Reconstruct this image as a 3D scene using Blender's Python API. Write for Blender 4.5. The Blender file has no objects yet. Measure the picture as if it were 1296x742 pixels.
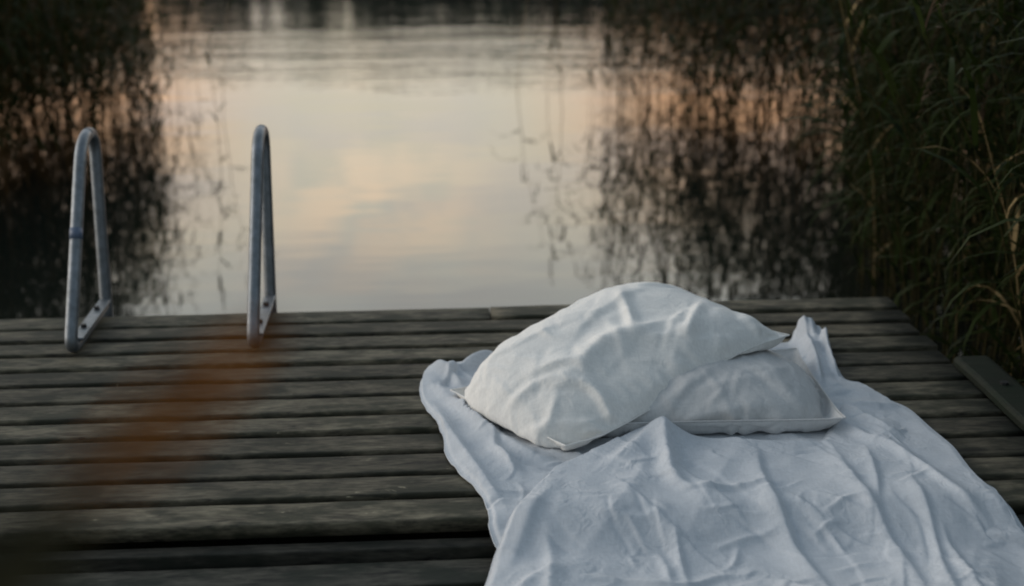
import bpy, math, random
import numpy as np
from mathutils import Vector, noise as mnoise

R = math.radians
scene = bpy.context.scene
col = scene.collection
rng = np.random.default_rng(7)
random.seed(7)

# ------------------------------------------------------------------ camera
CAM_H = 1.2845
cd = bpy.data.cameras.new("camera"); cam = bpy.data.objects.new("camera", cd); col.objects.link(cam)
cd.sensor_width = 36.0; cd.lens = 50.0; cd.clip_start = 0.02; cd.clip_end = 3000
cam.location = (0, 0, CAM_H)
cam.rotation_mode = 'QUATERNION'
YAW, PITCH, ROLL = R(3.401), R(16.595), R(-0.378)
from mathutils import Matrix
fw = Vector((math.sin(YAW)*math.cos(PITCH), math.cos(YAW)*math.cos(PITCH), -math.sin(PITCH)))
rt = Vector((math.cos(YAW), -math.sin(YAW), 0)); up = rt.cross(fw)
rt, up = rt*math.cos(ROLL)+up*math.sin(ROLL), -rt*math.sin(ROLL)+up*math.cos(ROLL)
cam.rotation_quaternion = Matrix((rt, up, -fw)).transposed().to_quaternion()
cd.dof.use_dof = True; cd.dof.focus_distance = 3.2; cd.dof.aperture_fstop = 2.2
scene.camera = cam

def ground(px, py, z=0.0):
    """photo pixel (1296 wide) -> point on the plane at height z"""
    d = rt*((px-648)/1800) - up*((py-371)/1800) + fw
    t = (z-CAM_H)/d.z
    return Vector((d.x*t, d.y*t, z))

# ------------------------------------------------------------------ sky and sun
SUN_EL, SUN_AZ = R(12.0), R(-80)            # azimuth from +Y towards +X
w = bpy.data.worlds.new("World"); scene.world = w; w.use_nodes = True
nt = w.node_tree; nt.nodes.clear()
def N(tree, kind, **kw):
    n = tree.nodes.new(kind)
    for k, v in kw.items():
        if k.startswith('i_'):
            n.inputs[int(k[2:]) if k[2:].isdigit() else k[2:]].default_value = v
        else: setattr(n, k, v)
    return n
def ramp(tree, stops, interp='EASE'):
    n = tree.nodes.new('ShaderNodeValToRGB'); n.color_ramp.interpolation = interp
    e = n.color_ramp.elements
    while len(e) < len(stops): e.new(0.5)
    for el, (p, c) in zip(e, stops):
        el.position = p
        el.color = (*c, 1) if not isinstance(c, (int, float)) else (c, c, c, 1)
    return n
def math_n(tree, op, a, b=None, clamp=False):
    n = tree.nodes.new('ShaderNodeMath'); n.operation = op; n.use_clamp = clamp
    for i, v in enumerate((a, b)):
        if v is None: continue
        if isinstance(v, (int, float)): n.inputs[i].default_value = v
        else: tree.links.new(v, n.inputs[i])
    return n.outputs[0]
def mix_c(tree, fac, a, b, blend='MIX'):
    n = tree.nodes.new('ShaderNodeMix'); n.data_type = 'RGBA'; n.blend_type = blend
    for sock, v in ((n.inputs[0], fac), (n.inputs[6], a), (n.inputs[7], b)):
        if isinstance(v, (int, float)): sock.default_value = v
        elif isinstance(v, tuple): sock.default_value = (*v, 1)
        else: tree.links.new(v, sock)
    return n.outputs[2]
sky = N(nt, 'ShaderNodeTexSky', sky_type='NISHITA', sun_disc=False, sun_elevation=SUN_EL, sun_rotation=SUN_AZ,
        air_density=1.0, dust_density=1.5, ozone_density=1.5)
tc = N(nt, 'ShaderNodeTexCoord')
sep = N(nt, 'ShaderNodeSeparateXYZ'); nt.links.new(tc.outputs['Generated'], sep.inputs[0])
el = math_n(nt, 'MAXIMUM', sep.outputs[2], 0.0)
# evening overcast: blue-grey overhead, pale and warm low over the lake
vd = N(nt, 'ShaderNodeVectorMath', operation='DOT_PRODUCT'); nt.links.new(tc.outputs['Generated'], vd.inputs[0])
vd.inputs[1].default_value = (math.sin(R(2)), math.cos(R(2)), 0)
front = math_n(nt, 'MULTIPLY_ADD', vd.outputs['Value'], 0.5); front.node.inputs[2].default_value = 0.5
fr = ramp(nt, [(0.45, 0.0), (1.0, 1.0)]); nt.links.new(front, fr.inputs[0])
glow = ramp(nt, [(0.0, (8.5, 5.0, 2.9)), (0.09, (9.7, 8.2, 6.0)), (0.16, (12.9, 11.8, 9.1)), (0.24, (15.6, 14.9, 12.2)), (0.33, (12.4, 13.2, 13.2)), (0.6, (5.2, 6.3, 7.4)), (1.0, (1.45, 2.0, 2.6))], 'LINEAR')
nt.links.new(el, glow.inputs[0])
dome = ramp(nt, [(0.0, (0.8, 0.95, 1.0)), (0.12, (2.6, 3.0, 3.2)), (0.4, (3.3, 3.9, 4.3)), (0.62, (2.0, 2.55, 2.95)), (1.0, (1.3, 1.85, 2.4))], 'LINEAR'); nt.links.new(el, dome.inputs[0])
# the low sky turns orange away from the brightest part
axx = math_n(nt, 'ABSOLUTE', math_n(nt, 'ADD', sep.outputs[0], 0.02))
wz_ = N(nt, 'ShaderNodeMapRange', interpolation_type='SMOOTHSTEP'); nt.links.new(axx, wz_.inputs[0]); wz_.inputs[1].default_value = 0.06; wz_.inputs[2].default_value = 0.22
we_ = N(nt, 'ShaderNodeMapRange', interpolation_type='SMOOTHSTEP'); nt.links.new(el, we_.inputs[0]); we_.inputs[1].default_value = 0.30; we_.inputs[2].default_value = 0.12
glow_w = mix_c(nt, math_n(nt, 'MULTIPLY', wz_.outputs[0], we_.outputs[0]), glow.outputs[0], (17.5, 9.0, 4.2))
over = mix_c(nt, fr.outputs[0], dome.outputs[0], glow_w)
# clouds laid on a flat sheet high above
den = math_n(nt, 'ADD', el, 0.10)
px_ = math_n(nt, 'DIVIDE', sep.outputs[0], den); py_ = math_n(nt, 'DIVIDE', sep.outputs[1], den)
cmb = N(nt, 'ShaderNodeCombineXYZ'); nt.links.new(px_, cmb.inputs[0]); nt.links.new(py_, cmb.inputs[1])
cn = N(nt, 'ShaderNodeTexNoise', i_Scale=2.6, i_Detail=5.0, i_Roughness=0.5); nt.links.new(cmb.outputs[0], cn.inputs['Vector'])
cr = ramp(nt, [(0.42, 0.0), (0.66, 1.0)]); nt.links.new(cn.outputs['Fac'], cr.inputs[0])
cf = math_n(nt, 'MULTIPLY', cr.outputs[0], 0.5)
cwarm = mix_c(nt, fr.outputs[0], (2.4, 2.8, 3.3), (11.5, 11.0, 10.6))
over2 = mix_c(nt, cf, over, cwarm)
# the peach cloud bank low over the far shore
def bank(az, elv, ra, re):
    dx = math_n(nt, 'DIVIDE', math_n(nt, 'SUBTRACT', sep.outputs[0], math.sin(R(az))), math.radians(ra))
    dz = math_n(nt, 'DIVIDE', math_n(nt, 'SUBTRACT', sep.outputs[2], math.sin(R(elv))), math.radians(re))
    r2 = math_n(nt, 'ADD', math_n(nt, 'MULTIPLY', dx, dx), math_n(nt, 'MULTIPLY', dz, dz))
    return math_n(nt, 'POWER', 2.718, math_n(nt, 'MULTIPLY', r2, -1.0))
b1 = math_n(nt, 'ADD', bank(-2.2, 13.0, 4.6, 2.4), 0.0)
b1 = math_n(nt, 'MULTIPLY', b1, math_n(nt, 'GREATER_THAN', sep.outputs[1], 0.0))
skv = N(nt, 'ShaderNodeVectorMath', operation='MULTIPLY'); nt.links.new(tc.outputs["Generated"], skv.inputs[0]); skv.inputs[1].default_value = (1, 1, 1.5)
cn2 = N(nt, 'ShaderNodeTexNoise', i_Scale=24.0, i_Detail=4.0, i_Roughness=0.55); nt.links.new(skv.outputs[0], cn2.inputs['Vector'])
cr2 = ramp(nt, [(0.28, 0.0), (0.60, 1.0)]); nt.links.new(cn2.outputs['Fac'], cr2.inputs[0])
over3 = mix_c(nt, math_n(nt, 'MULTIPLY', math_n(nt, 'MULTIPLY', b1, cr2.outputs[0]), 0.85, True), over2, (22.5, 17.2, 12.0))
skym = mix_c(nt, 0.12, over3, sky.outputs[0])
bg = N(nt, 'ShaderNodeBackground', i_Strength=0.10); nt.links.new(skym, bg.inputs[0])
wo = N(nt, 'ShaderNodeOutputWorld'); nt.links.new(bg.outputs[0], wo.inputs[0])

sl = bpy.data.lights.new("sun", 'SUN'); sl.energy = 1.75; sl.angle = R(55); sl.color = (1.0, 0.93, 0.86)
so = bpy.data.objects.new("sun", sl); col.objects.link(so)
sd = Vector((math.sin(SUN_AZ)*math.cos(SUN_EL), math.cos(SUN_AZ)*math.cos(SUN_EL), math.sin(SUN_EL)))
so.rotation_euler = sd.to_track_quat('Z', 'Y').to_euler()

vs = scene.view_settings
vs.view_transform = 'Standard'; vs.look = 'None'; vs.gamma = 1; vs.use_curve_mapping = False
vs.exposure = 0.32
scene.render.engine = 'CYCLES'
cy = scene.cycles
cy.use_denoising = True; cy.max_bounces = 8; cy.diffuse_bounces = 3; cy.glossy_bounces = 4
cy.caustics_reflective = False; cy.caustics_refractive = False; cy.sample_clamp_indirect = 6
cy.filter_width = 2.0

# ------------------------------------------------------------------ helpers
def tag(o, label=None, cat=None, group=None, kind=None):
    if label: o['label'] = label
    if cat: o['category'] = cat
    if group: o['group'] = group
    if kind: o['kind'] = kind
    return o
def link(name, me, mat=None, parent=None, smooth=True):
    o = bpy.data.objects.new(name, me); col.objects.link(o)
    if mat is not None: me.materials.append(mat)
    if parent is not None: o.parent = parent
    if smooth and len(me.polygons): me.polygons.foreach_set('use_smooth', np.ones(len(me.polygons), bool))
    return o
def mesh(name, v, f):
    me = bpy.data.meshes.new(name); me.from_pydata([tuple(p) for p in v], [], [tuple(int(i) for i in q) for q in f]); me.update(); return me
def fast_mesh(name, v, quads):
    """numpy verts and quads -> mesh"""
    v = np.asarray(v, np.float32); q = np.asarray(quads, np.int32)
    me = bpy.data.meshes.new(name)
    me.vertices.add(len(v)); me.vertices.foreach_set('co', v.ravel())
    me.loops.add(q.size); me.loops.foreach_set('vertex_index', q.ravel())
    me.polygons.add(len(q)); me.polygons.foreach_set('loop_start', np.arange(0, q.size, 4, dtype=np.int32))
    me.update(calc_edges=True); me.validate(); return me
def empty(name, loc, rz=0.0):
    o = bpy.data.objects.new(name, None); col.objects.link(o); o.location = loc; o.rotation_euler = (0, 0, rz); o.empty_display_size = 0.1; return o
class MB:
    def __init__(s): s.v = []; s.f = []
    def add(s, v, f):
        b = len(s.v); s.v += [tuple(p) for p in v]; s.f += [tuple(b+i for i in q) for q in f]
    def box(s, x0, x1, y0, y1, z0, z1):
        s.add([(x, y, z) for z in (z0, z1) for x, y in ((x0, y0), (x1, y0), (x1, y1), (x0, y1))],
              [(3, 2, 1, 0), (4, 5, 6, 7), (0, 1, 5, 4), (1, 2, 6, 5), (2, 3, 7, 6), (3, 0, 4, 7)])
    def tube(s, pts, rad, n=10, closed=False, caps=True):
        pts = [Vector(p) for p in pts]; m = len(pts)
        rads = rad if isinstance(rad, (list, tuple)) else [rad]*m
        v = []; prev = None
        for i, p in enumerate(pts):
            a = pts[(i-1) % m] if (closed or i > 0) else p
            b = pts[(i+1) % m] if (closed or i < m-1) else p
            t = (b-a).normalized()
            if prev is None: nrm = t.orthogonal().normalized()
            else: nrm = (prev - t*prev.dot(t)).normalized()
            prev = nrm; bn = t.cross(nrm)
            for k in range(n):
                an = 2*math.pi*k/n; v.append(p + (nrm*math.cos(an)+bn*math.sin(an))*rads[i])
        f = []
        for i in range(m if closed else m-1):
            j = (i+1) % m
            for k in range(n): f.append((i*n+k, i*n+(k+1) % n, j*n+(k+1) % n, j*n+k))
        if caps and not closed:
            f.append(tuple(range(n-1, -1, -1))); f.append(tuple((m-1)*n+k for k in range(n)))
        s.add(v, f)
    def build(s, name, mat=None, parent=None, smooth=False, bevel=0.0, seg=2):
        o = link(name, mesh(name, s.v, s.f), mat, parent, smooth)
        if bevel:
            b = o.modifiers.new('bevel', 'BEVEL'); b.width = bevel; b.segments = seg; b.limit_method = 'ANGLE'
        return o
def rounded(pts, r, n=6, closed=False):
    """round the corners of a polyline"""
    pts = [Vector(p) for p in pts]; out = []; m = len(pts)
    for i, p in enumerate(pts):
        if not closed and i in (0, m-1): out.append(p); continue
        a, b = pts[(i-1) % m], pts[(i+1) % m]
        rr = r[i] if isinstance(r, (list, tuple)) else r
        d1 = (a-p).normalized(); d2 = (b-p).normalized()
        q1 = p+d1*rr; q2 = p+d2*rr
        for k in range(n+1):
            t = k/n; out.append(q1*(1-t)**2 + p*2*t*(1-t) + q2*t*t)
    return out

# ------------------------------------------------------------------ materials
def new_mat(name):
    m = bpy.data.materials.new(name); m.use_nodes = True; t = m.node_tree; t.nodes.clear()
    b = t.nodes.new('ShaderNodeBsdfPrincipled'); o = t.nodes.new('ShaderNodeOutputMaterial'); t.links.new(b.outputs[0], o.inputs[0])
    return m, t, b
def bump(t, b, h, strength, dist, prev=None):
    n = t.nodes.new('ShaderNodeBump'); n.inputs['Strength'].default_value = strength; n.inputs['Distance'].default_value = dist
    t.links.new(h, n.inputs['Height'])
    if prev is not None: t.links.new(prev, n.inputs['Normal'])
    t.links.new(n.outputs[0], b.inputs['Normal']); return n.outputs[0]
def mapped(t, scale, coord='Object', off=None):
    c = t.nodes.new('ShaderNodeTexCoord'); m = t.nodes.new('ShaderNodeMapping'); m.inputs['Scale'].default_value = scale
    if off is not None:
        m2 = t.nodes.new('ShaderNodeVectorMath'); m2.operation = 'ADD'
        t.links.new(c.outputs[coord], m2.inputs[0]); t.links.new(off, m2.inputs[1]); t.links.new(m2.outputs[0], m.inputs[0])
    else: t.links.new(c.outputs[coord], m.inputs[0])
    return m.outputs[0]
def noise_n(t, vec, scale, detail=4, rough=0.55, dist=0.0):
    n = N(t, 'ShaderNodeTexNoise', i_Scale=scale, i_Detail=detail, i_Roughness=rough, i_Distortion=dist)
    t.links.new(vec, n.inputs['Vector']); return n.outputs['Fac']

def wood_mat(name, dark, light, green, gloss=0.55):
    m, t, b = new_mat(name)
    at = N(t, 'ShaderNodeAttribute', attribute_name='board')       # one random vector per board
    vec = mapped(t, (1, 1, 1), off=at.outputs['Vector'])
    def sc(x, y, z):
        mm = t.nodes.new('ShaderNodeMapping'); mm.inputs['Scale'].default_value = (x, y, z); t.links.new(vec, mm.inputs[0]); return mm.outputs[0]
    grain = noise_n(t, sc(9.0, 34, 34), 1.0, 6, 0.65, 0.6)
    fine = noise_n(t, sc(26, 130, 130), 1.0, 3, 0.6)
    blot = noise_n(t, sc(7, 15, 15), 1.0, 4, 0.6)
    wear = noise_n(t, sc(9, 22, 22), 1.0, 5, 0.7, 1.0)
    knot = N(t, 'ShaderNodeTexVoronoi', i_Scale=1.0); t.links.new(sc(2.6, 11, 11), knot.inputs['Vector'])
    kr = ramp(t, [(0.03, 1.0), (0.13, 0.0)]); t.links.new(knot.outputs['Distance'], kr.inputs[0])
    g = math_n(t, 'ADD', math_n(t, 'MULTIPLY', grain, 0.6), math_n(t, 'MULTIPLY', fine, 0.4))
    gr = ramp(t, [(0.36, 0.0), (0.66, 1.0)], 'LINEAR'); t.links.new(g, gr.inputs[0])
    c = mix_c(t, gr.outputs[0], dark, light)
    br = ramp(t, [(0.42, 0.0), (0.62, 0.85)]); t.links.new(blot, br.inputs[0])
    c = mix_c(t, br.outputs[0], c, green)
    wr = ramp(t, [(0.655, 0.0), (0.74, 0.8)]); t.links.new(wear, wr.inputs[0])
    c = mix_c(t, wr.outputs[0], c, tuple(min(1, x*2.6) for x in light))
    c = mix_c(t, math_n(t, 'MULTIPLY', kr.outputs[0], 0.7), c, tuple(x*0.45 for x in dark))
    val = N(t, 'ShaderNodeHueSaturation'); t.links.new(c, val.inputs['Color'])
    t.links.new(math_n(t, 'MULTIPLY_ADD', at.outputs['Fac'], 0.0), val.inputs['Value'])
    sx = N(t, 'ShaderNodeSeparateXYZ'); t.links.new(at.outputs['Vector'], sx.inputs[0])
    v1 = math_n(t, 'MULTIPLY', math_n(t, 'FRACT', sx.outputs[0]), 0.7); v2 = math_n(t, 'ADD', v1, 0.65)
    t.links.new(v2, val.inputs['Value'])
    t.links.new(val.outputs[0], b.inputs['Base Color'])
    b.inputs['Roughness'].default_value = 0.75; b.inputs['Specular IOR Level'].default_value = 0.25
    h = math_n(t, 'ADD', math_n(t, 'MULTIPLY', grain, 0.7), math_n(t, 'MULTIPLY', fine, 0.5))
    bump(t, b, h, 0.6, 0.003)
    return m
M_deck = wood_mat('weathered_wood', (0.012, 0.011, 0.008), (0.168, 0.148, 0.102), (0.020, 0.022, 0.013))
M_low = wood_mat('dimmed_damp_wood', (0.010, 0.010, 0.008), (0.085, 0.080, 0.062), (0.014, 0.018, 0.012))  # darker than the upper boards; dimness of the near deck is painted in
M_moss = wood_mat('mossy_wood', (0.005, 0.008, 0.004), (0.024, 0.032, 0.017), (0.008, 0.018, 0.007))

def linen_mat(name, base, fold):
    m, t, b = new_mat(name)
    v = mapped(t, (1, 1, 1))
    n1 = noise_n(t, v, 3.0, 3, 0.5)
    c = mix_c(t, n1, base, tuple(x*0.93 for x in base))
    va = mapped(t, (300, 55, 80)); vb = mapped(t, (55, 300, 80))
    slub = math_n(t, 'ADD', noise_n(t, va, 1.0, 2), noise_n(t, vb, 1.0, 2))
    sr = ramp(t, [(0.36, 0.90), (0.64, 1.0)]); t.links.new(math_n(t, 'MULTIPLY', slub, 0.5), sr.inputs[0])
    c = mix_c(t, 1.0, c, sr.outputs[0], 'MULTIPLY')
    t.links.new(c, b.inputs['Base Color']); b.inputs['Roughness'].default_value = 0.9
    b.inputs['Specular IOR Level'].default_value = 0.2
    b.inputs['Sheen Weight'].default_value = 0.08; b.inputs['Sheen Roughness'].default_value = 0.5
    def ridge(scale, dist):
        f = noise_n(t, v, scale, 1.5, 0.5, dist)
        a = math_n(t, 'ABSOLUTE', math_n(t, 'SUBTRACT', math_n(t, 'MULTIPLY', f, 2.0), 1.0)); return math_n(t, 'SUBTRACT', 1.0, a)
    msk = ramp(t, [(0.38, 0.1), (0.62, 1.0)]); t.links.new(noise_n(t, v, 5.0, 2), msk.inputs[0])
    p = bump(t, b, math_n(t, 'MULTIPLY', ridge(13, 0.7), msk.outputs[0]), fold*1.2, 0.008)
    p = bump(t, b, math_n(t, 'MULTIPLY', ridge(31, 0.9), msk.outputs[0]), fold*1.6, 0.004, p)
    p = bump(t, b, noise_n(t, v, 60, 4, 0.6), 0.35, 0.002, p)
    bump(t, b, slub, 0.4, 0.0006, p)
    return m
M_linen = linen_mat('dimmed_linen', (0.57, 0.60, 0.635), 0.35)  # white linen darkened and cooled; dimness of the near end is in its colour
M_case = linen_mat('pillow_linen', (0.84, 0.825, 0.79), 0.25)
M_case2 = linen_mat('grey_linen', (0.63, 0.63, 0.625), 0.22)

m, t, b = new_mat('galvanised_steel'); M_steel = m
v = mapped(t, (1, 1, 1)); n1 = noise_n(t, v, 28, 5, 0.65); n2 = noise_n(t, v, 140, 3, 0.6)
r_ = ramp(t, [(0.25, (0.14, 0.155, 0.165)), (0.75, (0.24, 0.26, 0.28))]); t.links.new(n1, r_.inputs[0])
t.links.new(r_.outputs[0], b.inputs['Base Color']); b.inputs['Metallic'].default_value = 0.75
rr = ramp(t, [(0.3, 0.42), (0.7, 0.55)]); t.links.new(n2, rr.inputs[0]); t.links.new(rr.outputs[0], b.inputs['Roughness'])
bump(t, b, n2, 0.15, 0.001)
m, t, b = new_mat('dark_bolt'); M_bolt = m
b.inputs['Base Color'].default_value = (0.03, 0.03, 0.03, 1); b.inputs['Metallic'].default_value = 0.6; b.inputs['Roughness'].default_value = 0.6
m, t, b = new_mat('blue_tape'); M_tape = m
b.inputs['Base Color'].default_value = (0.10, 0.135, 0.20, 1); b.inputs['Roughness'].default_value = 0.5

def leaf_mat(name, c0, c1, trans=0.35):
    m, t, b = new_mat(name)
    oi = t.nodes.new('ShaderNodeObjectInfo'); v = mapped(t, (1, 1, 0.5))
    f = noise_n(t, v, 9.0, 3, 0.6)
    f2 = math_n(t, 'FRACT', math_n(t, 'ADD', f, math_n(t, 'MULTIPLY', oi.outputs['Random'], 0.6)))
    r_ = ramp(t, [(0.25, c0), (0.75, c1)]); t.links.new(f2, r_.inputs[0])
    t.links.new(r_.outputs[0], b.inputs['Base Color']); b.inputs['Roughness'].default_value = 0.6
    b.inputs['Specular IOR Level'].default_value = 0.12
    tr = t.nodes.new('ShaderNodeBsdfTranslucent'); t.links.new(r_.outputs[0], tr.inputs[0])
    mx = t.nodes.new('ShaderNodeMixShader'); mx.inputs[0].default_value = trans
    t.links.new(b.outputs[0], mx.inputs[1]); t.links.new(tr.outputs[0], mx.inputs[2])
    o = [n for n in t.nodes if n.type == 'OUTPUT_MATERIAL'][0]; t.links.new(mx.outputs[0], o.inputs[0])
    return m
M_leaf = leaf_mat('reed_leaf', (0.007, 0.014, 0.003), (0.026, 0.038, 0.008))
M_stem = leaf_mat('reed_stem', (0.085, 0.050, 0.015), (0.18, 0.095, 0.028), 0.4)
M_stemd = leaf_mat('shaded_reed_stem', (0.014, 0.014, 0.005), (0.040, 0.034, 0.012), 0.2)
M_dry = leaf_mat('dry_reed_leaf', (0.12, 0.085, 0.035), (0.40, 0.29, 0.14), 0.3)
M_plume = leaf_mat('reed_plume', (0.06, 0.042, 0.03), (0.13, 0.09, 0.06), 0.3)
M_rust = leaf_mat('rust_leaf', (0.36, 0.125, 0.016), (0.48, 0.19, 0.026), 0.45)
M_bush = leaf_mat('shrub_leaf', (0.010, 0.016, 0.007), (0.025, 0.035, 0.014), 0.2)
M_fir = leaf_mat('fir_green', (0.010, 0.014, 0.008), (0.022, 0.028, 0.014), 0.0)

# ------------------------------------------------------------------ water, bed and shores
WZ = -0.40
m, t, b = new_mat('lake_water'); M_water = m
b.inputs['Base Color'].default_value = (0.012, 0.014, 0.011, 1); b.inputs['Roughness'].default_value = 0.03; b.inputs['IOR'].default_value = 1.40
v = mapped(t, (1, 1, 1))
sx = N(t, 'ShaderNodeSeparateXYZ'); t.links.new(v, sx.inputs[0])
edge = math_n(t, 'ADD', sx.outputs[1], math_n(t, 'MULTIPLY', noise_n(t, mapped(t, (0.35, 0.9, 1)), 1.0, 3), 2.2))
far = N(t, 'ShaderNodeMapRange', interpolation_type='SMOOTHSTEP'); t.links.new(edge, far.inputs[0])
far.inputs[1].default_value = 11.4; far.inputs[2].default_value = 14.5
lull = N(t, 'ShaderNodeMapRange', interpolation_type='SMOOTHSTEP'); t.links.new(edge, lull.inputs[0])
lull.inputs[1].default_value = 15.5; lull.inputs[2].default_value = 18.0; lull.inputs[3].default_value = 1.0; lull.inputs[4].default_value = 0.22
rip = noise_n(t, mapped(t, (3.0, 9.0, 1)), 1.0, 3, 0.55)
rip2 = noise_n(t, mapped(t, (0.5, 2.6, 1)), 1.0, 2, 0.5)
calm = noise_n(t, mapped(t, (0.9, 2.4, 1)), 1.0, 2, 0.5)
h = math_n(t, 'ADD', math_n(t, 'MULTIPLY', calm, 0.0022),
           math_n(t, 'MULTIPLY', math_n(t, 'ADD', math_n(t, 'MULTIPLY', rip, 0.010), math_n(t, 'MULTIPLY', rip2, 0.021)), math_n(t, 'MULTIPLY', far.outputs[0], lull.outputs[0])))
bump(t, b, h, 1.0, 1.0)
mb = MB(); mb.add([(-900, -40, WZ), (900, -40, WZ), (900, 900, WZ), (-900, 900, WZ)], [(0, 1, 2, 3)])
tag(mb.build('water', M_water), kind='structure', label='calm lake water mirroring the evening sky')

m, t, b = new_mat('dark_earth'); M_earth = m
n1 = noise_n(t, mapped(t, (1, 1, 1)), 3.0, 6, 0.65)
r_ = ramp(t, [(0.3, (0.010, 0.010, 0.006)), (0.7, (0.028, 0.026, 0.014))]); t.links.new(n1, r_.inputs[0]); t.links.new(r_.outputs[0], b.inputs['Base Color'])
b.inputs['Roughness'].default_value = 0.9; bump(t, b, n1, 0.8, 0.08)
mb = MB()
nx, ny = 60, 80
V = []
for j in range(ny+1):
    for i in range(nx+1):
        y = -8+26*j/ny; x = 2.15 + 0.35*math.sin(y*0.9)+0.25*math.sin(y*2.3+1) + max(0, y-6.0)*0.30 + 14*(i/nx)**1.5
        u = (i/nx)**1.5*14
        z = -0.62 + min(1, u/0.5)*0.25 + 0.09*max(0, u-0.5) + 0.06*mnoise.noise(Vector((x*1.7, y*1.7, 0)))
        V.append((x, y, z))
F = [(j*(nx+1)+i, j*(nx+1)+i+1, (j+1)*(nx+1)+i+1, (j+1)*(nx+1)+i) for j in range(ny) for i in range(nx)]
mb.add(V, F); tag(mb.build('shore', M_earth, smooth=True), kind='structure')  # dark bank added under the thicket to keep sky reflections out
mb = MB(); V = []
for j in range(6):
    for i in range(61):
        x = -400+800*i/60; y = 150+j*j*7 + 8*math.sin(i*0.7); V.append((x, y, WZ-0.3+j*0.9+0.4*math.sin(i*1.3+j)))
F = [(j*61+i, j*61+i+1, (j+1)*61+i+1, (j+1)*61+i) for j in range(5) for i in range(60)]
mb.add(V, F); tag(mb.build('far_shore', M_earth, smooth=True), kind='structure')
mb = MB()
for k in range(700):
    x = random.uniform(-330, 330); y = 160+random.random()**1.5*60; hh = y*random.uniform(0.105, 0.122)+0.9*math.sin(x*0.05)
    n = 7; rings = []; zs = [0.0, 0.08, 0.3, 0.52, 0.75, 0.92, 1.0]; rs = [0.25, 1.0, 0.95, 0.72, 0.45, 0.2, 0.02]
    r0 = hh*random.uniform(0.16, 0.26)
    vv = []
    for zz, q in zip(zs, rs):
        for a in range(n):
            an = 2*math.pi*a/n; q2 = q*random.uniform(0.7, 1.25)
            vv.append((x+r0*q2*math.cos(an), y+r0*q2*math.sin(an), WZ+0.5+hh*zz))
    ff = [(i*n+a, i*n+(a+1) % n, (i+1)*n+(a+1) % n, (i+1)*n+a) for i in range(len(zs)-1) for a in range(n)]
    mb.add(vv, ff)
tag(mb.build('forest', M_fir), 'dark wood on the far shore mirrored along the water edge', 'forest', kind='stuff')

# ------------------------------------------------------------------ jetty
X0, X1, YF = -2.3, 1.411, 4.160
PITCHB = 0.1249; STEP_Y = 2.625; LOWZ = -0.055
def board(x0, x1, y0, y1, zt, th=0.03, nx=26):
    """one worn board: rounded edges, slight cup and wave; returns verts and faces"""
    prof = [(0.0, -0.010), (0.004, -0.003), (0.012, 0.0), (0.35, 0.0012), (0.65, 0.0012), (0.0, 0.0)]
    wd = y1-y0; sd_ = random.uniform(0, 100)
    ys = [0, 0.0012, 0.004, 0.009, wd*0.33, wd*0.5, wd*0.67, wd-0.009, wd-0.004, wd-0.0012, wd]
    zs = [-0.005, -0.0016, -0.0002, 0, 0.0003, 0.0004, 0.0003, 0, -0.0002, -0.0016, -0.005]
    tilt = random.uniform(-0.002, 0.002)
    v = []; n = len(ys)+2
    for i in range(nx+1):
        x = x0+(x1-x0)*i/nx
        wz = 0.0025*mnoise.noise(Vector((x*1.1, sd_, 0)))
        wy = 0.003*mnoise.noise(Vector((x*0.8, sd_, 5)))
        c1 = 0.004*mnoise.noise(Vector((x*7, sd_, 9))); c2 = 0.004*mnoise.noise(Vector((x*7, sd_, 19)))
        row = []
        for k, (yy, zz) in enumerate(zip(ys, zs)):
            e = (c1 if k < 3 else c2 if k > 7 else 0)
            row.append((x, y0+yy+wy+e, zt+zz+wz+tilt*(yy/wd-0.5)*2))
        row.append((x, y1+wy, zt-th)); row.append((x, y0+wy, zt-th))
        v += row
    f = [(i*n+k, (i+1)*n+k, (i+1)*n+(k+1) % n, i*n+(k+1) % n) for i in range(nx) for k in range(n)]
    f.append(tuple(range(n))); f.append(tuple(nx*n+k for k in range(n-1, -1, -1)))
    return v, f
def boards(name, rows, mat, parent):
    mb = MB(); ids = []
    for r in rows:
        v, f = board(*r); b0 = len(mb.v); mb.add(v, f)
        ids += [(random.uniform(0, 50), random.uniform(0, 50), random.uniform(0, 50))]*len(v)
    o = mb.build(name, mat, parent, smooth=True)
    at = o.data.attributes.new('board', 'FLOAT_VECTOR', 'POINT'); at.data.foreach_set('vector', np.array(ids, np.float32).ravel())
    return o
jetty = empty('jetty', (0, 3.0, WZ))
tag(jetty, 'weathered grey wooden jetty of crosswise boards reaching out over the lake', 'jetty')
def J(o):                                     # children built in world coordinates
    o.matrix_parent_inverse = Matrix.Translation((0, -3.0, -WZ)); return o
rows = []; GAP = 0.023
k = 0; y = YF
while y > STEP_Y+0.05:
    y0 = y-PITCHB+GAP
    e1 = X1+random.uniform(-0.012, 0.006)
    if k == 0:
        jx = ground(621, 398).x
        rows += [(X0, jx-0.0015, y0, y, -0.002), (jx+0.0015, e1, y0, y, 0.001)]
    else:
        rows.append((X0, e1, y0, y, random.uniform(-0.002, 0.002)))
    y -= PITCHB; k += 1
J(boards('decking', rows, M_deck, jetty))
rows = []; y = STEP_Y-0.01
while y > -1.2:
    rows.append((X0+1.05 if y < 1.6 else X0, X1-0.01, y-PITCHB+GAP, y, LOWZ+random.uniform(-0.003, 0.003))); y -= PITCHB
J(boards('lower_decking', rows, M_low, jetty))
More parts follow.
